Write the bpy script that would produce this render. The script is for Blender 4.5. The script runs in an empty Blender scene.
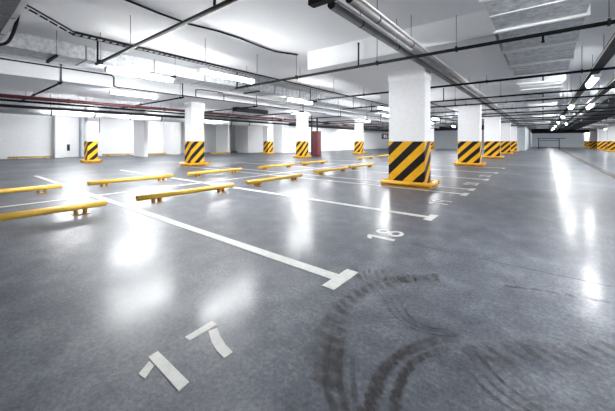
import bpy, bmesh, math, random
from mathutils import Vector
random.seed(7)
S = 1.1                       # metres per layout unit (the eye height is one unit)
C = bpy.context.scene.collection
SC = bpy.context.scene
PI = math.pi

# ------------------------------------------------------------------ materials
def mat(name, col, rough=.6, metal=0.0, spec=.5):
    m = bpy.data.materials.new(name); m.use_nodes = True
    b = m.node_tree.nodes['Principled BSDF']
    b.inputs['Base Color'].default_value = (*col, 1)
    b.inputs['Roughness'].default_value = rough
    b.inputs['Metallic'].default_value = metal
    b.inputs['Specular IOR Level'].default_value = spec
    return m
def nd(m, t, **kw):
    n = m.node_tree.nodes.new(t)
    for k, v in kw.items(): setattr(n, k, v)
    return n
def lk(m, a, b): m.node_tree.links.new(a, b)
def bsdf(m): return m.node_tree.nodes['Principled BSDF']
def coords(m, kind='Object'):
    return nd(m, 'ShaderNodeTexCoord').outputs[kind]
def noise(m, vec, scale, detail=4, rough=.55):
    n = nd(m, 'ShaderNodeTexNoise'); n.inputs['Scale'].default_value = scale
    n.inputs['Detail'].default_value = detail; n.inputs['Roughness'].default_value = rough
    lk(m, vec, n.inputs['Vector']); return n.outputs['Fac']
def ramp(m, fac, stops):
    r = nd(m, 'ShaderNodeValToRGB'); e = r.color_ramp.elements
    while len(e) < len(stops): e.new(.5)
    for i, (p, c) in enumerate(stops):
        e[i].position = p; e[i].color = (*c, 1) if len(c) == 3 else c
    lk(m, fac, r.inputs['Fac']); return r.outputs['Color']
def bump(m, fac, strength, dist=.02):
    b = nd(m, 'ShaderNodeBump'); b.inputs['Strength'].default_value = strength
    b.inputs['Distance'].default_value = dist
    lk(m, fac, b.inputs['Height']); lk(m, b.outputs['Normal'], bsdf(m).inputs['Normal'])
def mth(m, op, a, b=None):
    n = nd(m, 'ShaderNodeMath', operation=op)
    for i, v in enumerate((a, b)):
        if v is None: continue
        if isinstance(v, (int, float)): n.inputs[i].default_value = v
        else: lk(m, v, n.inputs[i])
    return n.outputs[0]
def mottled(name, c0, c1, scale, rough=.7, metal=0, bmp=.0, detail=5, spec=.5):
    m = mat(name, c0, rough, metal, spec); v = coords(m)
    f = noise(m, v, scale, detail, .65)
    lk(m, ramp(m, f, [(.3, c0), (.7, c1)]), bsdf(m).inputs['Base Color'])
    if bmp: bump(m, noise(m, v, scale * 6, 3), bmp)
    return m

M = {}
# floor: sealed grey concrete
m = mat('sealed_concrete', (.25, .25, .28), .3); v = coords(m)
big = noise(m, v, .55, 4, .6); mid = noise(m, v, 4.5, 8, .7); fine = noise(m, v, 42, 2, .8)
mix1 = mth(m, 'ADD', mth(m, 'MULTIPLY', big, .36), mth(m, 'MULTIPLY', mid, .35))
mix2 = mth(m, 'ADD', mix1, mth(m, 'MULTIPLY', fine, .32))
lk(m, ramp(m, mix2, [(.40, (.042, .047, .060)), (.515, (.088, .096, .114)), (.63, (.168, .178, .198))]), bsdf(m).inputs['Base Color'])
lk(m, mth(m, 'ADD', mth(m, 'MULTIPLY', mid, .20), .40), bsdf(m).inputs['Roughness'])
bump(m, mth(m, 'ADD', mid, mth(m, 'MULTIPLY', fine, .5)), .05, .01)
bsdf(m).inputs['Specular IOR Level'].default_value = .14
bsdf(m).inputs['Coat Weight'].default_value = .17
lk(m, mth(m, 'ADD', mth(m, 'MULTIPLY', mid, .22), .085), bsdf(m).inputs['Coat Roughness'])
M['floor'] = m
M['ceiling'] = mottled('painted_ceiling', (.85, .86, .875), (.90, .905, .915), 30, .9, bmp=.06, spec=.2)
M['wall'] = mottled('painted_wall', (.82, .835, .855), (.87, .88, .89), 6, .8, spec=.3)
M['grey_wall'] = mottled('grey_wall_paint', (.46, .50, .54), (.55, .585, .62), 5, .8)
M['white'] = mottled('white_column_paint', (.78, .78, .79), (.84, .84, .845), 9, .55, bmp=.03)
M['paint'] = mottled('white_road_paint', (.46, .46, .43), (.60, .60, .57), 22, .55)
M['worn_paint'] = mottled('worn_road_paint', (.34, .34, .34), (.54, .54, .53), 16, .55)
M['yellow'] = mottled('yellow_enamel', (.68, .34, .008), (.76, .40, .014), 7, .4)
M['pale_yellow'] = mottled('yellow_tube_enamel', (.60, .36, .035), (.70, .43, .055), 7, .4)
M['brown'] = mottled('dark_yellow_plate', (.26, .13, .015), (.42, .21, .02), 14, .6)  # plates and skirts in a darker, browner yellow than the tubes
M['old_galv'] = mottled('weathered_sheet_metal', (.15, .15, .165), (.30, .30, .32), 18, .5, .3, detail=8)
M['dark'] = mat('dark_bracket_steel', (.014, .013, .016), .6, 0, .2)
M['pipe'] = mottled('dark_green_pipe_paint', (.0035, .006, .006), (.006, .011, .0105), 6, .6, spec=.12)
M['black'] = mat('black_cable_sheath', (.010, .010, .012), .6, 0, .2)
M['red'] = mottled('oxide_red_pipe_paint', (.050, .006, .009), (.075, .009, .012), 5, .5)
M['red_box'] = mottled('red_cabinet_enamel', (.12, .005, .011), (.17, .008, .015), 4, .4)
M['rod'] = mat('threaded_steel_rod', (.30, .30, .31), .5, .6)
M['tray'] = mottled('zinc_tray_steel', (.20, .20, .21), (.34, .34, .35), 12, .5, .6)
M['conduit_grey'] = mottled('grey_conduit', (.26, .25, .25), (.36, .34, .34), 5, .42, .25)
M['housing'] = mat('white_lamp_housing', (.8, .8, .8), .4)
M['duct_dark'] = mottled('dark_grey_duct', (.016, .016, .020), (.032, .032, .040), 5, .6, 0, spec=.2)
M['insulation'] = mottled('silver_duct_wrap', (.60, .61, .62), (.74, .75, .76), 8, .38, .35)
M['saw'] = mottled('saw_cut', (.05, .05, .06), (.12, .12, .13), 12, .8)
M['screen'] = mat('dark_sign_face', (.015, .017, .03), .3)
M['steel'] = mat('grey_barrier_steel', (.10, .10, .115), .45, .4)
M['joint'] = mottled('joint_filler', (.022, .013, .011), (.045, .028, .022), 9, .7)
m = mottled('galvanised_sheet', (.34, .36, .39), (.80, .82, .84), 9, .40, .25, detail=9); M['galv'] = m
vv = nd(m, 'ShaderNodeTexVoronoi'); vv.inputs['Scale'].default_value = 22; lk(m, coords(m), vv.inputs['Vector'])
lk(m, mth(m, 'ADD', mth(m, 'MULTIPLY', vv.outputs['Color'], .22), .30), bsdf(m).inputs['Roughness'])
m = mottled('galvanised_flange', (.88, .89, .89), (.95, .95, .95), 20, .35, .1); M['flange'] = m
def glow(name, col, st):
    m = mat(name, col, .5); b = bsdf(m)
    b.inputs['Emission Color'].default_value = (*col, 1); b.inputs['Emission Strength'].default_value = st
    return m
M['glow'] = glow('lit_lamp_diffuser', (.975, .99, 1.0), 20)
# hazard stripes: pattern fixed to the painted column itself
def stripes(name, phase):
    m = mat(name, (.8, .4, .02), .5, 0, .2); v = coords(m)
    sp = nd(m, 'ShaderNodeSeparateXYZ'); lk(m, v, sp.inputs[0])
    xy = mth(m, 'ADD', sp.outputs['X'], sp.outputs['Y'])
    u = mth(m, 'SUBTRACT', sp.outputs['Z'], mth(m, 'MULTIPLY', xy, .97))
    f = mth(m, 'FRACT', mth(m, 'ADD', mth(m, 'DIVIDE', u, .42 * S), phase))
    k = mth(m, 'LESS_THAN', f, .5)
    n = noise(m, v, 9)
    ye = ramp(m, n, [(.3, (.70, .35, .008)), (.7, (.78, .41, .014))])
    bk = ramp(m, n, [(.3, (.006, .0045, .0065)), (.7, (.012, .010, .013))])
    mx = nd(m, 'ShaderNodeMix', data_type='RGBA')
    lk(m, k, mx.inputs[0]); lk(m, ye, mx.inputs[6]); lk(m, bk, mx.inputs[7])
    lk(m, mx.outputs[2], bsdf(m).inputs['Base Color'])
    return m
ph = .745
M['stripe'] = stripes('hazard_stripes', -(ph - .25) + .5)
M['stripe2'] = stripes('hazard_stripes_turned', .35)
# rubber left on the floor
def stain(name, strength, col=(.035, .032, .036)):
    m = bpy.data.materials.new(name); m.use_nodes = True
    nt = m.node_tree; b = bsdf(m)
    b.inputs['Base Color'].default_value = (*col, 1); b.inputs['Roughness'].default_value = .45
    uv = coords(m, 'UV'); sp = nd(m, 'ShaderNodeSeparateXYZ'); lk(m, uv, sp.inputs[0])
    def edge(o):
        a = mth(m, 'MULTIPLY', o, mth(m, 'SUBTRACT', 1.0, o))
        return mth(m, 'MINIMUM', mth(m, 'MULTIPLY', a, 5.0), 1.0)
    e = mth(m, 'MULTIPLY', edge(sp.outputs[0]), edge(sp.outputs[1]))
    n = noise(m, coords(m), 15, 4, .6)
    n2 = mth(m, 'MULTIPLY', mth(m, 'MAXIMUM', mth(m, 'SUBTRACT', n, .28), 0.0), 2.6)
    a = mth(m, 'MINIMUM', mth(m, 'MULTIPLY', mth(m, 'MULTIPLY', e, n2), strength), .9)
    tr = nd(m, 'ShaderNodeBsdfTransparent'); mx = nd(m, 'ShaderNodeMixShader')
    lk(m, a, mx.inputs[0]); lk(m, tr.outputs[0], mx.inputs[1]); lk(m, b.outputs[0], mx.inputs[2])
    out = [x for x in nt.nodes if x.type == 'OUTPUT_MATERIAL'][0]
    lk(m, mx.outputs[0], out.inputs['Surface'])
    return m
M['rubber'] = stain('tyre_rubber_residue', .78)
M['rubber_faint'] = stain('faint_tyre_residue', .68)

# ------------------------------------------------------------------ mesh builder
class MB:
    def __init__(s): s.v = []; s.f = []; s.uv = {}; s.smooth = set()
    def box(s, x0, x1, y0, y1, z0, z1):
        i = len(s.v)
        s.v += [(x, y, z) for z in (z0, z1) for y in (y0, y1) for x in (x0, x1)]
        for q in ((0, 2, 3, 1), (4, 5, 7, 6), (0, 1, 5, 4), (2, 6, 7, 3), (0, 4, 6, 2), (1, 3, 7, 5)):
            s.f.append(tuple(i + a for a in q))
        return s
    def tube(s, p, q, r, n=12, hollow=0):
        p = Vector(p); q = Vector(q); d = (q - p).normalized()
        a = d.orthogonal().normalized(); b = d.cross(a)
        ring = lambda c, rr: [tuple(c + (a * math.cos(2 * PI * k / n) + b * math.sin(2 * PI * k / n)) * rr) for k in range(n)]
        i = len(s.v); s.v += ring(p, r) + ring(q, r)
        for k in range(n):
            k2 = (k + 1) % n; s.smooth.add(len(s.f)); s.f.append((i + k, i + k2, i + n + k2, i + n + k))
        if hollow:
            j = len(s.v); s.v += ring(p, hollow) + ring(q, hollow)
            for k in range(n):
                k2 = (k + 1) % n
                s.smooth.add(len(s.f)); s.f.append((j + k2, j + k, j + n + k, j + n + k2))
                s.f.append((i + k2, i + k, j + k, j + k2)); s.f.append((i + n + k, i + n + k2, j + n + k2, j + n + k))
            # a blind disc a little inside each end keeps the bore dark
        else:
            s.f.append(tuple(i + k for k in range(n))[::-1]); s.f.append(tuple(i + n + k for k in range(n)))
        return s
    def path(s, pts, r, n=8):
        for a, b in zip(pts, pts[1:]): s.tube(a, b, r, n)
        return s
    def prism(s, poly, z0, z1):
        n = len(poly); i = len(s.v)
        ar = sum(poly[k][0] * poly[(k + 1) % n][1] - poly[(k + 1) % n][0] * poly[k][1] for k in range(n))
        if ar < 0: poly = poly[::-1]
        s.v += [(x, y, z0) for x, y in poly] + [(x, y, z1) for x, y in poly]
        s.f.append(tuple(range(i, i + n))[::-1]); s.f.append(tuple(range(i + n, i + 2 * n)))
        for k in range(n):
            k2 = (k + 1) % n; s.f.append((i + k, i + k2, i + n + k2, i + n + k))
        return s
    def section(s, prof, y0, y1):
        n = len(prof); i = len(s.v); s.v += [(a, y0, c) for a, c in prof] + [(a, y1, c) for a, c in prof]
        s.f.append(tuple(range(i, i + n))); s.f.append(tuple(range(i + n, i + 2 * n))[::-1])
        for k in range(n):
            k2 = (k + 1) % n; s.f.append((i + k, i + n + k, i + n + k2, i + k2))
        return s
    def half(s, x, y0, y1, z, r, h, n=12):          # rounded underside running along Y
        pr = [(x + r * math.cos(PI - .16 + (PI + .32) * k / n), z + h * math.sin(PI - .32 + (PI + .64) * k / n)) for k in range(n + 1)]
        i = len(s.v); s.v += [(a, y0, c) for a, c in pr] + [(a, y1, c) for a, c in pr]
        for k in range(n): s.smooth.add(len(s.f)); s.f.append((i + k, i + k + 1, i + n + 2 + k, i + n + 1 + k))
        s.f.append((i, i + n + 1, i + 2 * n + 1, i + n))
        s.f.append(tuple(range(i, i + n + 1))); s.f.append(tuple(range(i + n + 1, i + 2 * n + 2))[::-1])
        return s
    def strip(s, left, right, z):                   # flat ribbon with uv (u across, v along)
        n = len(left); i = len(s.v)
        for a, b in zip(left, right): s.v += [(a[0], a[1], z), (b[0], b[1], z)]
        for k in range(n - 1):
            s.uv[len(s.f)] = [(0, k / (n - 1)), (1, k / (n - 1)), (1, (k + 1) / (n - 1)), (0, (k + 1) / (n - 1))]
            s.f.append((i + 2 * k, i + 2 * k + 1, i + 2 * k + 3, i + 2 * k + 2))
        return s
    def build(s, name, m, parent=None, off=(0, 0, 0), bev=0):
        me = bpy.data.meshes.new(name)
        me.from_pydata([((x - off[0]) * S, (y - off[1]) * S, (z - off[2]) * S) for x, y, z in s.v], [], s.f)
        for k in s.smooth: me.polygons[k].use_smooth = True
        if s.uv:
            lay = me.uv_layers.new(name='UVMap')
            for fi, c in s.uv.items():
                for li, t in zip(me.polygons[fi].loop_indices, c): lay.data[li].uv = t
        else:
            bm = bmesh.new(); bm.from_mesh(me); bmesh.ops.recalc_face_normals(bm, faces=bm.faces); bm.to_mesh(me); bm.free()
        me.materials.append(m)
        o = bpy.data.objects.new(name, me); C.objects.link(o)
        if parent: o.parent = parent
        if bev:
            b = o.modifiers.new('bevel', 'BEVEL'); b.width = bev * S; b.segments = 2; b.limit_method = 'ANGLE'
        return o

def tag(o, label, cat, group=None):
    o['label'] = label; o['category'] = cat
    if group: o['group'] = group
    return o
class Thing:
    def __init__(s, name, label, cat, loc, group=None):
        s.loc = loc; s.o = bpy.data.objects.new(name, None); C.objects.link(s.o)
        s.o.location = tuple(a * S for a in loc); s.o.empty_display_size = .2
        tag(s.o, label, cat, group)
    def part(s, name, mb, m, parent=None, bev=0, label=None):
        o = mb.build(name, m, parent or s.o, s.loc, bev)
        if label: o['label'] = label
        return o
def single(name, label, cat, mb, m, loc=(0, 0, 0), group=None, bev=0):
    o = mb.build(name, m, None, loc, bev); o.location = tuple(a * S for a in loc)
    return tag(o, label, cat, group)
def struct(name, mb, m, bev=0):
    o = mb.build(name, m, None, (0, 0, 0), bev); o['kind'] = 'structure'; return o
def dup(src, loc, label, group=None):
    src = src.o if isinstance(src, Thing) else src
    r = src.copy(); C.objects.link(r); r.location = tuple(a * S for a in loc); r['label'] = label
    if group: r['group'] = group
    for ch in list(src.children):
        c = ch.copy(); C.objects.link(c); c.parent = r
        for g in list(ch.children):
            d = g.copy(); C.objects.link(d); d.parent = c
    return r
B = lambda *a: MB().box(*a)
def TU(p, q, r, n=12, hollow=0): return MB().tube(p, q, r, n, hollow)

# ------------------------------------------------------------------ the setting
SLAB, SOF = 2.95, 2.56
XL, XR, YB, YF = -23.5, 8.5, -5.0, 66.0
struct('floor', B(XL - .3, XR + .3, YB - .3, YF + .3, -.2, 0), M['floor'])
struct('ceiling', B(XL - .3, XR + .3, YB - .3, YF + .3, SLAB, SLAB + .25), M['ceiling'])
struct('wall_left', B(XL - .3, XL, YB, YF, 0, SLAB), M['wall'])
struct('wall_right', B(XR, XR + .3, YB, YF, 0, SLAB), M['wall'])
struct('wall_rear', B(XL - .3, XR + .3, YB - .3, YB, 0, SLAB), M['wall'])
struct('wall_end', B(-1.5, XR, YF, YF + .3, 0, SLAB), M['grey_wall'])
struct('wall_partition', B(-23.5, -17.2, 18.3, 40.0, 0, SLAB), M['wall'])
struct('wall_back', B(-23.5, -1.5, 40.0, YF, 0, SLAB), M['grey_wall'])
# thickened slab: beam over the left column row, pads over the right row
struct('ceiling_beam', B(-12.6, -9.77, YB, 40.0, SOF, SLAB), M['ceiling'])
PADS = []
for k in range(-1, 5):
    yc = 6.62 + 6.95 * k
    y0, y1 = yc - 1.52, yc + 1.48
    PADS.append((y0, y1))
    struct('drop_panel', B(-4.04, -.56, max(y0, YB), y1, SOF, SLAB), M['ceiling'])
for k in range(8):
    yc = 6.62 + 6.95 * (k + 1)
    struct('drop_panel', B(3.6, 7.0, yc - 1.5, yc + 1.5, SOF, SLAB), M['ceiling'])
def top_at(x, y):
    if -12.6 < x < -9.77: return SOF
    if -4.04 < x < -.56 and any(a < y < b for a, b in PADS): return SOF
    if 3.6 < x < 7.0 and any(abs(y - 6.62 - 6.95 * (k + 1)) < 1.5 for k in range(8)): return SOF
    return SLAB
# wall pilasters and unpainted piers
struct('wall_pier', B(-21.35, -19.8, 8.3, 8.55, 0, SLAB), M['white'])
struct('wall_pier', B(-23.5, -22.0, 11.3, 11.93, 0, SLAB), M['white'])
struct('wall_pier', B(-21.7, -20.1, 14.9, 15.1, 0, SLAB), M['white'])
struct('wall_pier', B(-21.0, -19.6, 16.6, 18.3, 0, SLAB), M['white'])
struct('wall_pier', B(-23.5, -22.9, 4.55, 4.95, 0, SLAB), M['white'])
struct('wall_pier', B(-23.5, -22.9, 5.85, 6.5, 0, SLAB), M['grey_wall'])
struct('wall_pier', B(-3.1, -1.5, 39.2, 40.0, 0, SLAB), M['grey_wall'])
# saw-cut joint and the long filled joint to the right
struct('trim_1', B(-1.0, 8.4, 2.897, 2.903, .0, .0012), M['saw'])
struct('trim_2', B(1.50, 1.66, 3.0, 48.5, .0, .014), M['joint'])

# ------------------------------------------------------------------ floor markings
def bay_line(y, label, x0=-11.5, x1=-1.2, mt='paint', tee=True, w=.05):
    t = Thing('bay_line', label, 'floor marking', (x1, y, 0), 'white bay lines')
    t.part('stripe', B(x0, x1, y - w, y + w, 0, .003), M[mt])
    if tee: t.part('tee_bar', B(x1, x1 + .10, y - .17, y + .17, 0, .003), M[mt])
    return t
bay_line(1.84, 'nearest long white bay line ending in a T bar beside the number 17')
bay_line(4.05, 'second white bay line ending in a T bar just beyond the number 18')
bay_line(6.22, 'white bay line ending in a T just before the nearest striped column', mt='worn_paint')
bay_line(6.93, 'white bay line ending in a T just behind the nearest striped column', mt='worn_paint')
bay_line(8.95, 'worn white bay line, first one past the nearest striped column', mt='worn_paint')
bay_line(11.0, 'worn white bay line midway between the two nearest right-hand columns', mt='worn_paint')
bay_line(13.15, 'faint white bay line ending in front of the second right-hand column', mt='worn_paint')
single('bay_divider_line', 'white line running between the two rows of yellow wheel stops', 'floor marking',
       B(-6.48, -6.40, -2.0, 13.1, 0, .0025), M['paint'], (0, 0, 0))
# numbers
t = Thing('bay_number', 'white tape number 17 on the floor in the foreground', 'floor marking', (-1.29, .75, 0), 'painted bay numbers')
d = t.part('digit_one', MB().prism([(-1.435, .665), (-1.43, .618), (-1.14, .61), (-1.15, .66)], 0, .003), M['paint'])
t.part('flag', MB().prism([(-1.40, .61), (-1.355, .612), (-1.31, .553), (-1.36, .548)], 0, .003), M['paint'], d)
d = t.part('digit_seven', MB().prism([(-1.44, .962), (-1.39, .962), (-1.388, .80), (-1.43, .798)], 0, .003), M['paint'])
t.part('stem', MB().prism([(-1.38, .90), (-1.365, .945), (-1.30, .915), (-1.22, .892), (-1.15, .882), (-1.15, .832), (-1.22, .840), (-1.29, .86)], 0, .003), M['paint'], d)
def ring(mb, cx, cy, rx, ry, w, a0=0, a1=2 * PI, n=28):
    for k in range(n):
        a = a0 + (a1 - a0) * k / n; b = a0 + (a1 - a0) * (k + 1) / n
        p = lambda t_, s_: (cx + (rx + s_) * math.cos(t_), cy + (ry + s_) * math.sin(t_))
        mb.prism([p(a, 0), p(b, 0), p(b, -w), p(a, -w)], 0, .003)
    return mb
def one(mb, y): return mb.prism([(-1.46, y + .02), (-1.46, y + .07), (-1.17, y + .07), (-1.17, y + .02)], 0, .003).prism([(-1.46, y + .02), (-1.41, y + .02), (-1.37, y - .05), (-1.42, y - .05)], 0, .003)
def eight(mb, y): return ring(ring(mb, -1.385, y, .078, .085, .04), -1.245, y, .082, .10, .04)
def nine(mb, y): return ring(mb, -1.38, y, .085, .095, .04).prism([(-1.38, y + .095), (-1.33, y + .055), (-1.17, y + .02), (-1.17, y + .07)], 0, .003)
def two(mb, y): return ring(mb, -1.38, y, .085, .09, .04, PI / 2 * 1.0, PI / 2 * 3 + .9 - PI * 0).prism([(-1.36, y + .09), (-1.33, y + .06), (-1.21, y - .10), (-1.17, y - .06)], 0, .003).prism([(-1.21, y - .1), (-1.17, y - .1), (-1.17, y + .1), (-1.21, y + .1)], 0, .003)
def zero(mb, y): return ring(mb, -1.315, y, .145, .09, .04)
for lab, y, fns in (('white painted number 18 in the second bay', 2.97, (one, eight)),
                    ('worn white number 19 just before the nearest striped column', 5.12, (one, nine)),
                    ('worn white bay number just behind the nearest striped column', 7.85, (two, zero)),
                    ('faint white bay number farther off between the two nearest right-hand columns', 9.9, (two, one))):
    t = Thing('bay_number', lab, 'floor marking', (-1.3, y, 0), 'painted bay numbers')
    mt = M['paint'] if y < 3 else M['worn_paint']
    nm = {one: 'digit_one', eight: 'digit_eight', nine: 'digit_nine', two: 'digit_two', zero: 'digit_zero'}
    for fn, yy in zip(fns, (y - .13, y + .13)): t.part(nm[fn], fn(MB(), yy), mt)

# tyre marks
def smooth_path(pts, n=8):
    out = []
    P = [Vector(p) for p in pts]; P = [P[0] * 2 - P[1]] + P + [P[-1] * 2 - P[-2]]
    for i in range(1, len(P) - 2):
        for k in range(n):
            t_ = k / n; a, b, c, d_ = P[i - 1:i + 3]
            out.append(.5 * ((2 * b) + (c - a) * t_ + (2 * a - 5 * b + 4 * c - d_) * t_ ** 2 + (3 * b - a - 3 * c + d_) * t_ ** 3))
    return out + [P[-2]]
def track(mb, pts, w, z=.0016):
    q = smooth_path(pts); L = []; R = []
    for i, p in enumerate(q):
        dd = (q[min(i + 1, len(q) - 1)] - q[max(i - 1, 0)]).normalized(); nn = Vector((-dd.y, dd.x))
        L.append(p - nn * w / 2); R.append(p + nn * w / 2)
    return mb.strip(L, R, z)
def blots(mb, pts, ln, w, ang, count, z=.0018, jit=.15):
    q = smooth_path(pts, 12)
    for k in range(count):
        i = min(int(k / max(count - 1, 1) * (len(q) - 2)), len(q) - 2)
        p = q[i]; dd = (q[i + 1] - p).normalized()
        a = math.atan2(dd.y, dd.x) + ang + random.uniform(-jit, jit)
        e = Vector((math.cos(a), math.sin(a))); n_ = Vector((-e.y, e.x)); l = ln * random.uniform(.75, 1.2)
        ww = w * random.uniform(.8, 1.2); z += .00001
        L = []; R = []
        for j in range(5):
            c = p + e * l * (j / 4 - .5) + n_ * .06 * l * math.sin(PI * j / 4)
            L.append(c - n_ * ww / 2); R.append(c + n_ * ww / 2)
        mb.strip(L, R, z)
    return mb
arc = [(-.60, .92), (-.72, 1.02), (-.83, 1.18), (-.91, 1.38), (-.95, 1.6), (-.93, 1.8), (-.87, 1.97), (-.79, 2.14)]
mbk = blots(MB(), arc[1:], .17, .062, 1.15, 17)
single('tyre_mark', 'dark curved row of tread blots in front of the nearest T bar', 'tyre mark', mbk, M['rubber'])
mbk = track(MB(), [(-.50, .86), (-.62, .98), (-.72, 1.1), (-.80, 1.24), (-.86, 1.4)], .12); 
for o_ in (0, .07, -.07): track(mbk, [(-.46 + o_, .88 + o_ * .3), (-.62 + o_, 1.0), (-.72 + o_, 1.14), (-.80 + o_, 1.30)], .03, .0019)
single('tyre_mark', 'faint brownish tyre smear left of the dark twin tracks', 'tyre mark', mbk, M['rubber_faint'])
mbk = blots(MB(), [(-.79, 2.1), (-.72, 2.2), (-.60, 2.30)], .14, .065, 1.2, 6)
blots(mbk, [(-1.10, 1.97), (-1.02, 2.04), (-.92, 2.12)], .24, .03, PI / 2, 6)
single('tyre_mark', 'fan of short tyre blots at the top of the curved row', 'tyre mark', mbk, M['rubber_faint'])
mbk = track(MB(), [(-.44, .88), (-.50, 1.01), (-.535, 1.13), (-.54, 1.27), (-.50, 1.42), (-.41, 1.58), (-.27, 1.72)], .075)
blots(mbk, [(-.44, .88), (-.50, 1.01), (-.535, 1.13), (-.54, 1.27), (-.50, 1.42)], .09, .035, .75, 15)
single('tyre_mark', 'left one of the two dark curving tyre tracks in the foreground', 'tyre mark', mbk, M['rubber'])
mbk = track(MB(), [(-.35, .90), (-.43, 1.06), (-.46, 1.19), (-.46, 1.33), (-.40, 1.48), (-.26, 1.66)], .05)
blots(mbk, [(-.35, .90), (-.43, 1.06), (-.46, 1.19), (-.46, 1.33)], .07, .03, .75, 12)
single('tyre_mark', 'right one of the two dark curving tyre tracks in the foreground', 'tyre mark', mbk, M['rubber'])
mbk = MB()
for k in range(3): track(mbk, [(-.84 + .05 * k, 1.83 + .02 * k), (-.69 + .04 * k, 1.66 + .02 * k), (-.55 + .02 * k, 1.59 + .03 * k), (-.42, 1.62 + .03 * k), (-.30, 1.70 + .03 * k)], .022, .0016 + k * .0001)
single('tyre_mark', 'thin grey arc lines linking the tread blots to the twin tracks', 'tyre mark', mbk, M['rubber_faint'])
mbk = blots(MB(), [(-.24, 1.56), (-.16, 1.65), (-.05, 1.76), (.06, 1.84), (.18, 1.95), (.30, 2.08), (.5, 2.3)], .17, .055, 1.9, 12)
single('tyre_mark', 'row of slanted tyre blots running off toward the right edge', 'tyre mark', mbk, M['rubber_faint'])
mbk = blots(MB(), [(-.18, 2.46), (-.05, 2.51), (.11, 2.55), (.28, 2.59), (.40, 2.63)], .09, .045, -.3, 8)
single('tyre_mark', 'thin row of small tyre blots near the floor saw cut', 'tyre mark', mbk, M['rubber_faint'])
mbk = MB()
for k in range(3): track(mbk, [(-.30 + .02 * k, 1.50 + .05 * k), (-.18 + .03 * k, 1.38 + .04 * k), (-.04 + .04 * k, 1.33 + .03 * k), (.12, 1.34 + .03 * k)], .025, .0016 + k * .0001)
single('tyre_mark', 'faint tyre arcs right of the dark twin tracks', 'tyre mark', mbk, M['rubber_faint'])

# ------------------------------------------------------------------ wheel stops
def make_stop(label):
    t = Thing('wheel_stop', label, 'wheel stop', (0, 0, 0), 'yellow tube wheel stops')
    t.part('tube', TU((0, -.92, .105), (0, .92, .105), .044, 16, .036), M['pale_yellow'])
    for y in (-.62, .62):
        f = t.part('foot_plate', B(-.07, .07, y - .09, y + .09, 0, .008), M['brown'])
        for q in (-.05, .05): t.part('post', B(-.04, .04, y + q - .016, y + q + .016, .006, .075), M['brown'], f)
    return t
st0 = None
def stop(x, y, label):
    global st0
    if st0 is None:
        st0 = make_stop(label); st0.o.location = (x * S, y * S, 0); return st0.o
    return dup(st0, (x, y, 0), label)
stop(-4.98, .64, 'yellow tube wheel stop cut by the left edge, nearest to the viewpoint')
stop(-4.95, 2.89, 'yellow tube wheel stop in the near row, second from the left edge')
stop(-5.0, 5.12, 'yellow tube wheel stop in the near row, third from the left edge')
stop(-5.2, 7.82, 'yellow tube wheel stop in the near row, fourth from the left edge')
stop(-5.22, 9.82, 'yellow tube wheel stop in the near row, just left of the nearest column')
stop(-7.55, .68, 'yellow tube wheel stop in the far row, cut by the left edge')
stop(-7.55, 2.96, 'yellow tube wheel stop in the far row, second from the left edge')
stop(-7.6, 5.25, 'yellow tube wheel stop in front of the large left-hand striped column')
stop(-7.6, 7.82, 'yellow tube wheel stop in the far row, right of the large left-hand column')
stop(-7.65, 10.1, 'yellow tube wheel stop in front of the striped column with the red cabinet')
stop(-7.7, 14.9, 'small yellow wheel stop far off in front of the central distant column')
stop(-7.8, 17.5, 'small yellow wheel stop far off beside the edge of the nearest column')
stop(-22.9, 3.45, 'yellow wheel stop along the left wall, left of the white pilaster')
stop(-22.9, 1.2, 'yellow wheel stop along the left wall, cut by the left edge')
stop(-22.9, 7.9, 'yellow wheel stop by the left wall, right of the farthest-left striped column')
stop(-22.0, 9.9, 'yellow wheel stop along the left wall behind the free white pier')
stop(-19.55, 13.9, 'yellow wheel stop beside the grey pier right of the large left column')

# ------------------------------------------------------------------ columns
def make_column(w, dpt, stripe, name, label, loc):
    """w along X, dpt along Y; origin at the base centre"""
    t = Thing(name, label, 'column', (0, 0, 0), 'hazard striped columns')
    a, b = w / 2, dpt / 2
    t.part('striped_band', B(-a - .004, a + .004, -b - .004, b + .004, 0, 1.0), M[stripe], bev=.018)
    t.part('shaft', B(-a, a, -b, b, .99, 2.34), M['white'], bev=.018)
    t.part('capital', B(-a - .012, a + .012, -b - .012, b + .012, 2.33, SOF), M['white'], bev=.006)
    g, r, ov = .10, .044, .06
    def rail(p, q): return TU(p, q, r, 14, r - .008)
    t.part('guard_rail', rail((-a - g - .03, -b - g, .095), (a + g + ov, -b - g, .095)), M['yellow'])
    t.part('guard_rail', rail((-a - g - ov, b + g, .095), (a + g + ov, b + g, .095)), M['yellow'])
    t.part('guard_rail', rail((a + g, -b - g + .046, .095), (a + g, b + g - .046, .095)), M['yellow'])
    t.part('guard_rail', rail((-a - g, -b - g + .046, .095), (-a - g, b + g - .046, .095)), M['yellow'])
    t.part('base_skirt', B(-a - .13, a + .13, -b - .13, b + .13, 0, .03), M['brown'], bev=.008)
    t.o.location = tuple(c * S for c in loc)
    return t
W1, D1 = .79, .43
cA = make_column(W1, D1, 'stripe', 'concrete_column', 'nearest and largest striped column, right of the picture centre', (-2.34, 6.615, 0))
for k, lab in enumerate(('second striped column in the right-hand row, yellow guard at its base',
                         'third striped column in the right-hand row, partly behind the second',
                         'fourth striped column in the right-hand row, partly behind the third',
                         'fifth striped column in the right-hand row, partly behind the fourth')):
    dup(cA, (-2.34, 6.615 + 6.95 * (k + 1), 0), lab)
cB = make_column(.50, .58, 'stripe2', 'concrete_column', 'large striped column left of centre, above the middle wheel stops', (-11.15, 6.64, 0))
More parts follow.
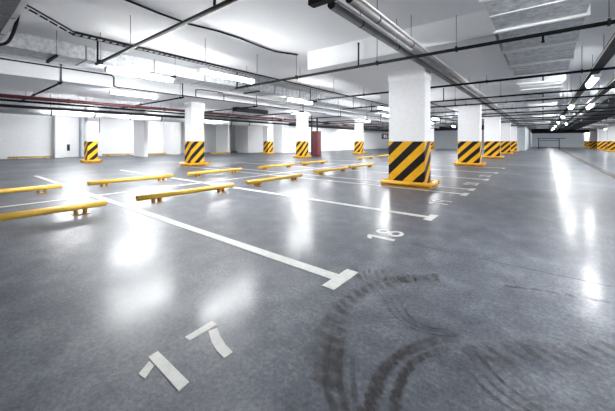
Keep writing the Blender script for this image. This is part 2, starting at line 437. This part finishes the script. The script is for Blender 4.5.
for x, y, lab in ((-11.3, 13.75, 'striped column with the red cabinet at its right side'),
                  (-11.3, 20.75, 'small distant striped column in front of the long white wall'),
                  (-17.05, 16.5, 'small striped column before the grey wall corner, left of the red cabinet one'),
                  (-9.85, 34.8, 'tiny far striped column seen between the two nearest right-hand columns')):
    dup(cB, (x, y, 0), lab)
make_column(.5, .40, 'stripe2', 'concrete_column', 'striped column farthest to the left, below the silver duct', (-16.65, 4.62, 0))
for k, lab in enumerate(('striped column cut by the right edge at the far right', 'second of the distant striped columns from the right edge',
                         'third of the distant striped columns from the right edge', 'last distant striped column on the right, nearest the barrier frame')):
    dup(cA, (5.35, 41.2 + 6.95 * k, 0), lab)

# ------------------------------------------------------------------ lamps
def make_lamp(drop, label):
    L = .68
    t = Thing('fluorescent_lamp', label, 'lamp', (0, 0, 0), 'fluorescent lamps')
    t.part('housing', B(-.068, .068, -L, L, .028, .06), M['housing'], bev=.006)
    t.part('diffuser', MB().half(0, -L + .03, L - .03, .012, .052, .047), M['glow'])
    for s_ in (-1, 1):
        t.part('end_cap', MB().half(0, min(s_ * L, s_ * (L - .03)), max(s_ * L, s_ * (L - .03)), .012, .056, .052), M['housing'])
        if drop > 0: t.part('hanger', TU((0, s_ * .45, .06), (0, s_ * .45, .06 + drop - .01), .006, 6), M['rod'])
    return t
def lamp_row(x, z, drop, items):
    first = None
    for y, lab in items:
        g = None
        if first is None:
            first = make_lamp(drop, lab); first.o.location = (x * S, y * S, z * S)
        else: dup(first, (x, y, z), lab)
FARL = 'small far white lamp deep among the pipes left of the nearest column'
FARR = 'one of the small far white lamps near the right aisle end, some added for light'
lamp_row(-5.07, 2.32, .10, [(3.77, 'largest bright lamp hanging under the cable ladder, upper left of centre'),
                            (11.45, 'bright lamp just left of the top of the nearest column'),
                            (18.7, 'bright lamp peeking out just right of the nearest column'), (26.4, FARL), (34, FARL)])
lamp_row(-6.73, 2.40, .04, [(2.78, 'bright lamp against the lower edge of the galvanised duct, upper left'),
                            (8.05, 'bright lamp at the duct above the column with the red cabinet'),
                            (15.6, FARL), (23.5, FARL), (31, FARL)])
lamp_row(-9.93, 2.43, .08, [(3.89, 'bright lamp below the long white beam, upper left'),
                            (11.95, 'bright lamp at the top of the column with the red cabinet'),
                            (19.1, 'bright lamp over the distant central striped column'), (27.8, FARL), (32, FARL)])
lamp_row(-15.25, 2.27, SLAB - 2.32, [(3.6, 'bright lamp along the silver duct, farthest left'),
                             (6.3, 'lamp right of the farthest-left striped column top'),
                             (10.7, 'small lamp just right of the large left-hand column'),
                             (16.6, 'bright lamp over the small striped column by the grey wall corner'),
                             (22.0, FARL), (28.5, FARL)])
lamp_row(-20.2, 2.5, .40, [(5.2, 'lamp added to brighten the left wall bays, hidden behind the silver duct'), (9.6, 'lamp added to brighten the white left wall, above the free pier')])  # both lamps are added to brighten the left wall
lamp_row(.87, 2.33, .078, [(9.2, 'nearest bright lamp below the right-hand cable trays'), (15.4, 'second lamp in the right-hand ceiling row from the viewpoint'),
                          (21.6, 'third lamp in the right-hand ceiling row from the viewpoint'), (27.8, 'fourth lamp in the right-hand ceiling row from the viewpoint'),
                          (34, FARR), (40.2, FARR), (46.4, FARR), (61.0, FARR), (3.0, 'lamp above the right part of the aisle, beyond the top edge')])  # the lamp past the cross duct is added to light the end wall
lamp_row(1.43, 2.33, .078, [(15.8, 'greenish-white lamp under the rightmost cable tray'), (30.2, 'small far lamp under the rightmost cable tray')])
lamp_row(5.3, 2.30, .21, [(1.5, 'lamp over the right-hand bays, out of the picture to the right'), (8.5, 'lamp over the right-hand bays, out of the picture to the right'),
                          (15.5, 'lamp over the right-hand bays, out of the picture to the right'), (22.5, 'lamp over the right-hand bays, out of the picture to the right'),
                          (30, 'lamp over the right-hand bays, out of the picture to the right'), (38, 'lamp over the right-hand bays, out of the picture to the right'),
                          (45, 'lit lamp above the distant striped columns at the right edge'), (62, FARR)])  # the last lamp here is added as light for the end wall

# ------------------------------------------------------------------ sprinkler pipes
ZP = 2.42
def sprinkler(y, x0, x1, label, rods, heads, pend=()):
    t = Thing('sprinkler_pipe', label, 'pipe', (x0, y, ZP), 'dark sprinkler pipes')
    t.part('pipe_run', TU((x0, y, ZP), (x1, y, ZP), .026, 12), M['pipe'])
    for x in rods:
        r = t.part('hanger_rod', TU((x, y, ZP + .02), (x, y, top_at(x, y)), .006, 6), M['rod'])
        t.part('clamp', B(x - .014, x + .014, y - .034, y + .034, ZP - .034, ZP + .04), M['dark'], r)
    for x in heads:
        zt = min(ZP + .43, top_at(x, y) - .03)
        h = t.part('upright_nipple', TU((x, y, ZP + .01), (x, y, zt), .016, 8), M['pipe'])
        t.part('sprinkler_head', TU((x, y, zt), (x, y, zt + .02), .022, 8), M['dark'], h)
    for x in pend:
        h = t.part('drop_nipple', TU((x, y, ZP - .09), (x, y, ZP - .01), .013, 8), M['pipe'])
        t.part('sprinkler_head', TU((x, y, ZP - .11), (x, y, ZP - .09), .02, 8), M['dark'], h)
def away(xs, lo, hi): return [x for x in xs if not lo < x < hi]
RL = ['thick dark pipe crossing the top left, nearest sprinkler line', 'long dark pipe crossing in front of the nearest column top',
      'dark sprinkler pipe passing right behind the nearest column top', 'dark sprinkler pipe crossing just before the second right-hand column',
      'dark sprinkler pipe crossing the top of the second right-hand column']
ry = [1.87, 5.03, 8.2, 11.2, 12.95, 15.6, 18.0, 19.75, 22.6, 25.0, 26.7, 29.5, 32.0, 33.7, 36.5, 39.5, 43.0, 47.0, 51.0, 54.5]
FP = 'thin dark sprinkler pipe far down the right aisle'
for i, y in enumerate(ry):
    x0 = -6.45 if y < 39 else -1.4
    rods = [x for x in (-6.0, -4.3, -2.37, -1.05, .62, 1.9, 4.2, 6.2, 7.8) if x > x0]
    if y < 2: rods = [-6.22, -1.05, .62, 2.3]
    sprinkler(y, x0, XR if y > 2 else 3.5, RL[i] if i < len(RL) else FP, rods,
              [x for x in (-6.38, -2.75, 3.5, 5.6) if x > x0] if y < 36 else [], [0.0] if i < 9 else [])
LLb = ['short dark pipe ending with an upright nipple before the white beam, far left',
       'dark pipe ending at the white beam just left of the large left column',
       'dark pipe ending at the white beam right of the large left column',
       'dark pipe ending at the white beam near the red cabinet column top']
ly = [1.93, 5.03, 8.2, 11.2, 14.6, 17.9, 20.0, 23.0, 26.0, 30.0, 34.0]
for i, y in enumerate(ly):
    sprinkler(y, -9.1, -14.8, LLb[i] if i < 4 else 'thin dark sprinkler pipe far off among the left-hand pipes', [-9.3, -12.3, -13.6], [-9.16])

# ------------------------------------------------------------------ ladders, trays, conduits
def ladder(x, y0, y1, z, w, label, rods, slope=None):
    t = Thing('cable_ladder', label, 'cable ladder', (x, y0, z), 'cable ladders')
    for s_ in (-1, 1): t.part('side_rail', B(x + s_ * w / 2 - .006, x + s_ * w / 2 + .006, y0, y1, z - .016, z + .016), M['duct_dark'])
    mb = MB(); n = int((y1 - y0) / .09)
    for k in range(n): mb.box(x - w / 2, x + w / 2, y0 + .03 + k * .09, y0 + .08 + k * .09, z - .012, z - .002)
    o = t.part('rung_run', mb, M['flange'])
    for y in rods: t.part('hanger_rod', TU((x + w / 2 + .008, y, z), (x + w / 2 + .008, y, top_at(x, y)), .006, 6), M['rod'])
    return t
t = ladder(-5.07, 1.20, 34.0, 2.49, .11, 'long cable ladder hung below the ceiling, running over the big lamp', [1.9, 3.2, 4.5, 6.0, 7.6, 9.2, 11, 13, 15, 17, 20, 23, 26, 29, 32])
# its bent end that rises to the slab
dz, dy = .21, -.50
for s_ in (-1, 1): t.part('sloped_rail', TU((-5.07 + s_ * .055, 1.2, 2.49), (-5.07 + s_ * .055, 1.2 + dy, 2.49 + dz), .012, 6), M['duct_dark'])
for k in range(5):
    f = (k + .5) / 5; t.part('rung', TU((-5.125, 1.2 + dy * f, 2.49 + dz * f), (-5.015, 1.2 + dy * f, 2.49 + dz * f), .014, 6), M['flange'])
def tray(x, y0, y1, z, w, label, rods):
    t = Thing('cable_tray', label, 'cable tray', (x, y0, z), 'cable trays')
    t.part('tray_channel', MB().section([(x - w / 2, z), (x + w / 2, z), (x + w / 2, z + .06), (x + w / 2 - .01, z + .06), (x + w / 2 - .01, z + .012), (x - w / 2 + .01, z + .012), (x - w / 2 + .01, z + .06), (x - w / 2, z + .06)], y0, y1), M['duct_dark'])
    for dx in (-.03, .03): t.part('cable', TU((x + dx, y0, z + .03), (x + dx, y1, z + .03), .016, 6), M['black'])
    t.part('edge_lip', B(x - w / 2 - .012, x - w / 2, y0, y1, z - .004, z + .012), M['flange'])
    for y in rods: t.part('hanger_rod', TU((x, y, z + .012), (x, y, top_at(x, y)), .006, 6), M['rod'])
    return t
tray(.87, 1.0, 56, 2.47, .16, 'left of the two dark cable trays running along the right aisle ceiling', [2.2, 4.2, 6.4, 7.6, 9.2, 12, 15, 18, 21, 25, 30, 35, 40])
tray(1.43, 1.0, 56, 2.47, .16, 'right of the two dark cable trays running along the right aisle ceiling', [2.2, 4.2, 6.4, 8.6, 11, 13.5, 16, 19, 22, 26, 31, 36, 41])
for x, lab, y0 in ((-1.83, 'left of two parallel grey conduits running over the nearest column', 2.74), (-1.60, 'right of two parallel grey conduits running over the nearest column', 2.74)):
    t = Thing('conduit', lab, 'conduit', (x, y0, 2.505), 'twin grey conduits')
    t.part('conduit_run', TU((x, y0, 2.505), (x, 38, 2.505), .05, 14), M['conduit_grey'])
    t.part('end_plug', TU((x, y0 - .02, 2.505), (x, y0, 2.505), .044, 14), M['dark'])
    t.part('thin_cable', TU((x + .07, y0, 2.53), (x + .07, 38, 2.53), .012, 6), M['flange'])
    for y in (3.4, 4.6, 9.2, 11.0, 16.3, 18.2, 23.0): 
        t.part('clamp', TU((x, y - .012, 2.505), (x, y + .012, 2.505), .053, 14), M['dark'])
        t.part('hanger_rod', TU((x, y, 2.55), (x, y, top_at(x, y)), .006, 6), M['rod'])
t = Thing('support_channel', 'short dark steel channel at the top edge below the conduit ends', 'bracket', (-2.0, 2.72, 2.4))
t.part('channel', B(-1.90, -1.15, 2.40, 2.50, 2.40, 2.48), M['dark'], bev=.008)
for x in (-1.85, -1.25): t.part('hanger_rod', TU((x, 2.45, 2.47), (x, 2.45, SLAB), .008, 6), M['rod'])
# thin dark ceiling cable
pts = [(-4.5 + .05 * math.sin(k * 1.3) * (k < 9), .6 + k * .5, SLAB - .02 - .012 * math.sin(k * 2.1)) for k in range(9)] + [(-4.3, 5.07, SLAB - .02)]
single('ceiling_cable', 'thin dark cable clipped across the bare ceiling slab, upper left', 'cable', MB().path(pts, .017, 8), M['black'], pts[0])
# conduits on the white beam
X = -9.75
pts = [(X, -1.5, 2.90), (X, 3.2, 2.90), (X, 3.26, 2.86), (X, 3.26, 2.60), (X, 3.34, 2.575), (X, 14.0, 2.575)]
single('beam_conduit', 'dark conduit along the white beam that steps down to its lower edge', 'conduit', MB().path(pts, .018, 8), M['dark'], pts[0])
pts = [(X, 5.85, 2.60), (X, 5.85, 2.84), (X, 6.05, 2.88), (X, 7.0, 2.88), (X, 7.05, 2.84), (X, 7.05, 2.60)]
single('beam_conduit', 'dark arch-shaped conduit loop on the white beam above the large left column', 'conduit', MB().path(pts, .014, 8), M['dark'], pts[0])
pts = [(X - .002 * 0, .55, 2.60), (X, .55, 2.90)]
single('beam_conduit', 'thin upright conduit on the white beam near the left edge', 'conduit', MB().path(pts, .01, 8), M['dark'], pts[0])

# ------------------------------------------------------------------ ducts
def duct(x0, x1, y0, y1, z0, z1, label, step, rods, flmat='flange', bodym='galv', lip=.022, name='air_duct', off=.02, fw=.03, ribs=False):
    t = Thing(name, label, 'duct', ((x0 + x1) / 2, y0, z0), 'sheet metal ducts')
    t.part('duct_body', B(x0, x1, y0, y1, z0, z1), M[bodym])
    y = y0 + off
    while y < y1:
        t.part('flange', B(x0 - lip, x1 + lip, y, y + fw, z0 - lip, z1 + lip), M[flmat])
        if ribs and y + step < y1: t.part('rib', B(x0 - .008, x1 + .008, y + step * .5, y + step * .5 + .02, z0 - .008, z1 + .008), M[flmat])
        y += step
    for y in rods:
        for x in (x0 - lip - .01, x1 + lip + .01): t.part('hanger_rod', TU((x, y, z0), (x, y, SLAB), .006, 6), M['rod'])
        t.part('bearer', B(x0 - lip - .03, x1 + lip + .03, y - .02, y + .02, z0 - .04, z0 - lip * 0), M['dark'])
    return t
duct(-.50, .40, .9, 45, 2.50, 2.86, 'wide galvanised duct seen from below, running along the right aisle', 1.17, [], lip=.03, off=.33, fw=.055, ribs=True)
d = duct(-7.35, -6.72, -2.0, 26.0, 2.525, 2.78, 'long galvanised duct above the left bays, running along the white beam', 1.25, [1.35, 3.5, 6.1, 9.0, 12.0, 16.0], flmat='tray', lip=.012)
t = Thing('air_duct', 'broad dark grey duct filling the top left corner, seen from below', 'duct', (-5, .2, 2.55), 'sheet metal ducts')
t.part('duct_body', B(-6.60, -3.2, -.35, .63, 2.55, 2.86), M['old_galv'])
t.part('edge_lip', B(-6.60, -3.2, .60, .655, 2.535, 2.56), M['flange'])
for x in (-6.1, -5.2, -4.3): t.part('flange', B(x, x + .03, -.37, .645, 2.53, 2.88), M['old_galv'])
pts = [(-5.35, .70, SLAB), (-5.40, .70, 2.74), (-5.62, .70, 2.58), (-6.0, .70, 2.50), (-6.3, .68, 2.47), (-6.60, .6, 2.47)]
def sm3(pts, n=6):
    out = []; P = [Vector(p) for p in pts]; P = [P[0] * 2 - P[1]] + P + [P[-1] * 2 - P[-2]]
    for i in range(1, len(P) - 2):
        for k in range(n):
            u = k / n; a, b, c, e = P[i - 1:i + 3]
            out.append(tuple(.5 * ((2 * b) + (c - a) * u + (2 * a - 5 * b + 4 * c - e) * u ** 2 + (3 * b - a - 3 * c + e) * u ** 3)))
    return out + [tuple(P[-2])]
single('hanging_cable', 'black cable hanging in a loop from the top left corner duct', 'cable', MB().path(sm3(pts), .022, 8), M['black'], pts[0])
# silver wrapped round duct above the left wall bays
t = Thing('insulated_duct', 'round silver wrapped duct running along the left, below the red pipe', 'duct', (-15.95, -3, 2.22), 'round ducts')
t.part('duct_body', TU((-15.95, -3, 2.22), (-15.95, 15.6, 2.22), .17, 20), M['insulation'])
for y in [x * 1.5 - 1.5 for x in range(11)]:
    t.part('strap', TU((-15.95, y, 2.22), (-15.95, y + .05, 2.22), .178, 20), M['dark'])
    t.part('hanger_rod', TU((-15.95, y + .025, 2.38), (-15.95, y + .025, SLAB), .008, 6), M['rod'])
t = Thing('fire_main', 'dark red pipe running across the left behind the large column', 'pipe', (-11.62, -3, 2.25))
t.part('pipe_run', TU((-11.62, -3, 2.25), (-11.62, 12.3, 2.25), .055, 14), M['red'])
for y in (-.5, 2.6, 5.6, 8.6, 11.5):
    t.part('coupling', TU((-11.62, y, 2.25), (-11.62, y + .09, 2.25), .066, 14), M['red'])
    t.part('hanger_rod', TU((-11.62, y + .3, 2.30), (-11.62, y + .3, SOF), .008, 6), M['rod'])
t = Thing('fire_main', 'dark red pipe continuing behind the column with the red cabinet', 'pipe', (-11.75, 12.3, 2.25))
t.part('pipe_run', TU((-11.57, 12.45, 2.25), (-11.57, 26, 2.25), .055, 14), M['red'])
for y in (15, 18.5, 22.2): t.part('hanger_rod', TU((-11.57, y, 2.30), (-11.57, y, SOF), .008, 6), M['rod'])
def plain_duct(x0, x1, y0, y1, z0, z1, label, m='duct_dark', name='rectangular_duct', rods=()):
    t = Thing(name, label, 'duct', ((x0 + x1) / 2, (y0 + y1) / 2, z0))
    t.part('duct_body', B(x0, x1, y0, y1, z0, z1), M[m])
    for x, y in rods: t.part('hanger_rod', TU((x, y, z1), (x, y, top_at(x, y)), .008, 6), M['rod'])
    return t
plain_duct(-11.05, -10.75, 8.45, 10.4, 2.36, 2.54, 'dark grey box duct under the white beam right of the large left column', rods=[(-10.9, 8.7), (-10.9, 9.8)])
plain_duct(-18.6, -18.2, 5.0, 18.2, 2.36, 2.62, 'dark duct in front of the far left piers', rods=[(-18.4, y) for y in (6, 9, 12, 15, 17.5)])
plain_duct(-16.6, -16.25, 18.4, 39.5, 2.28, 2.52, 'dark duct along the top of the long white far wall', rods=[(-16.4, y) for y in (20, 24, 28, 32, 36)])
plain_duct(-15.0, -3.2, 37.8, 38.5, 2.28, 2.75, 'dark duct across the far back wall between the columns', rods=[(x, 38.15) for x in (-14, -9, -5)])
plain_duct(-1.4, 8.4, 56.6, 58.2, 2.20, 2.85, 'large dark duct across the far end of the right aisle', rods=[(x, 57.4) for x in (0, 3, 8)])
plain_duct(2.2, 3.3, 18.0, 52.0, 2.50, 2.85, 'dark duct along the right aisle ceiling beyond the cable trays', rods=[(2.7, y) for y in (20, 30, 40, 50)])
for i, (x, z, r, y0, y1, lab, mt) in enumerate(((-13.4, 2.31, .035, 0, 36, 'thin dark pipe behind the red pipe on the left', 'pipe'),
        (-14.2, 2.2, .05, 0, 36, 'dark pipe between the red pipe and the silver duct', 'duct_dark'),
        (-8.6, 2.62, .03, 6, 37.5, 'slim grey pipe under the slab between the duct and white beam', 'conduit_grey'),
        (-3.4, 2.48, .025, 8.6, 37.5, 'slim grey pipe under the slab behind the nearest column', 'conduit_grey'))):
    t = Thing('service_pipe', lab, 'pipe', (x, y0, z))
    t.part('pipe_run', TU((x, y0, z), (x, y1, z), r, 10), M[mt])
    for k in range(1, 7):
        y = y0 + (y1 - y0) * k / 7; t.part('hanger_rod', TU((x, y, z + r * .6), (x, y, top_at(x, y)), .006, 6), M['rod'])

# ------------------------------------------------------------------ things at the columns and walls
t = Thing('fire_cabinet', 'tall red metal cabinet standing beside a striped column', 'cabinet', (-11.83, 15.8, 0))
bd = t.part('body', B(-12.1, -11.55, 15.62, 16.02, 0, 1.66), M['red_box'], bev=.01)
dr = t.part('door', B(-12.07, -11.58, 15.595, 15.62, .06, 1.60), M['red_box'], bev=.006)
t.part('handle', B(-11.64, -11.61, 15.575, 15.595, .78, .92), M['dark'], dr)
single('riser_pipe', 'dark upright pipe rising above the red cabinet', 'pipe', TU((-11.75, 15.85, 1.66), (-11.75, 15.85, SOF), .05, 10), M['duct_dark'], (-11.75, 15.85, 1.66))
single('riser_pipe', 'dark upright pipe between the striped column and the red cabinet', 'pipe', TU((-11.1, 14.42, 0), (-11.1, 14.42, SOF), .035, 10), M['duct_dark'], (-11.1, 14.42, 0))
t = Thing('column_conduit', 'white conduit running up the left face of the large left-hand column', 'conduit', (-11.2, 6.35, 1.0))
t.part('conduit_run', TU((-11.14, 6.345, 1.02), (-11.14, 6.345, 2.5), .02, 8), M['housing'])
t.part('junction_box', B(-11.19, -11.09, 6.32, 6.365, 1.5, 1.62), M['housing'], bev=.006)
t = Thing('column_switch', 'white switch box with a cord on the farthest-left striped column', 'switch', (-16.4, 4.9, 1.2))
t.part('switch_box', B(-16.43, -16.38, 4.83, 4.95, 1.22, 1.38), M['housing'], bev=.006)
t.part('cord', TU((-16.405, 4.89, 1.38), (-16.405, 4.89, 2.3), .014, 6), M['dark'])
t = Thing('service_door', 'narrow white panel between pilasters on the left wall', 'door', (-23.4, 5.4, 0))
pn = t.part('panel', B(-23.47, -23.38, 5.03, 5.78, 0, 2.35), M['white'], bev=.01)
t.part('dark_plate', B(-23.38, -23.35, 5.22, 5.36, .40, .80), M['dark'], pn)
t = Thing('hanging_sign', 'dark sign with white blocks hanging left of the nearest column', 'sign', (-9.6, 22.7, 1.25))
bd = t.part('sign_board', B(-10.3, -9.2, 22.70, 22.76, 1.18, 1.62), M['screen'])
for q in ((-10.1, -9.98, 1.28, 1.52), (-9.93, -9.81, 1.28, 1.38), (-9.93, -9.87, 1.42, 1.52), (-9.7, -9.6, 1.28, 1.52), (-9.55, -9.40, 1.30, 1.40)):
    t.part('white_block', B(q[0], q[1], 22.69, 22.70, q[2], q[3]), M['paint'], bd)
for x in (-10.2, -9.3): t.part('hanger_rod', TU((x, 22.73, 1.62), (x, 22.73, top_at(x, 22.73)), .012, 6), M['dark'])
# barrier frame at the far end
t = Thing('barrier_frame', 'grey tubular barrier frame standing across the far end of the aisle', 'barrier', (.4, 49, 0))
for x in (-.45, 1.6):
    lg = t.part('post', TU((x, 49, .06), (x, 49, 1.40), .065, 10), M['steel'])
    t.part('wheel', TU((x - .05, 48.8, .11), (x + .05, 48.8, .11), .11, 12), M['dark'], lg)
    t.part('wheel', TU((x - .05, 49.2, .11), (x + .05, 49.2, .11), .11, 12), M['dark'], lg)
    t.part('foot', B(x - .05, x + .05, 48.6, 49.4, .10, .19), M['dark'], lg)
t.part('top_rail', TU((-.6, 49, 1.36), (2.2, 49, 1.36), .055, 10), M['steel'])
t.part('middle_rail', TU((-.45, 49, 1.10), (1.6, 49, 1.10), .045, 10), M['steel'])
t.part('bottom_rail', TU((-.45, 49, .22), (1.6, 49, .22), .055, 10), M['steel'])

# ------------------------------------------------------------------ camera, world, look
cam = bpy.data.cameras.new('camera'); co = bpy.data.objects.new('camera', cam); C.objects.link(co)
cam.sensor_width = 36; cam.lens = 297 / 615 * 36; cam.shift_y = -(205.5 - 141.2) / 615
cam.clip_start = .05; cam.clip_end = 300
co.location = (0, 0, S); co.rotation_euler = (PI / 2, 0, math.atan(235.5 / 297))
SC.camera = co
w = bpy.data.worlds.new('world'); SC.world = w; w.use_nodes = True
w.node_tree.nodes['Background'].inputs[0].default_value = (.02, .02, .022, 1)
vs = SC.view_settings; vs.view_transform = 'Standard'; vs.look = 'None'; vs.exposure = 3.65; vs.gamma = 1; vs.use_curve_mapping = False
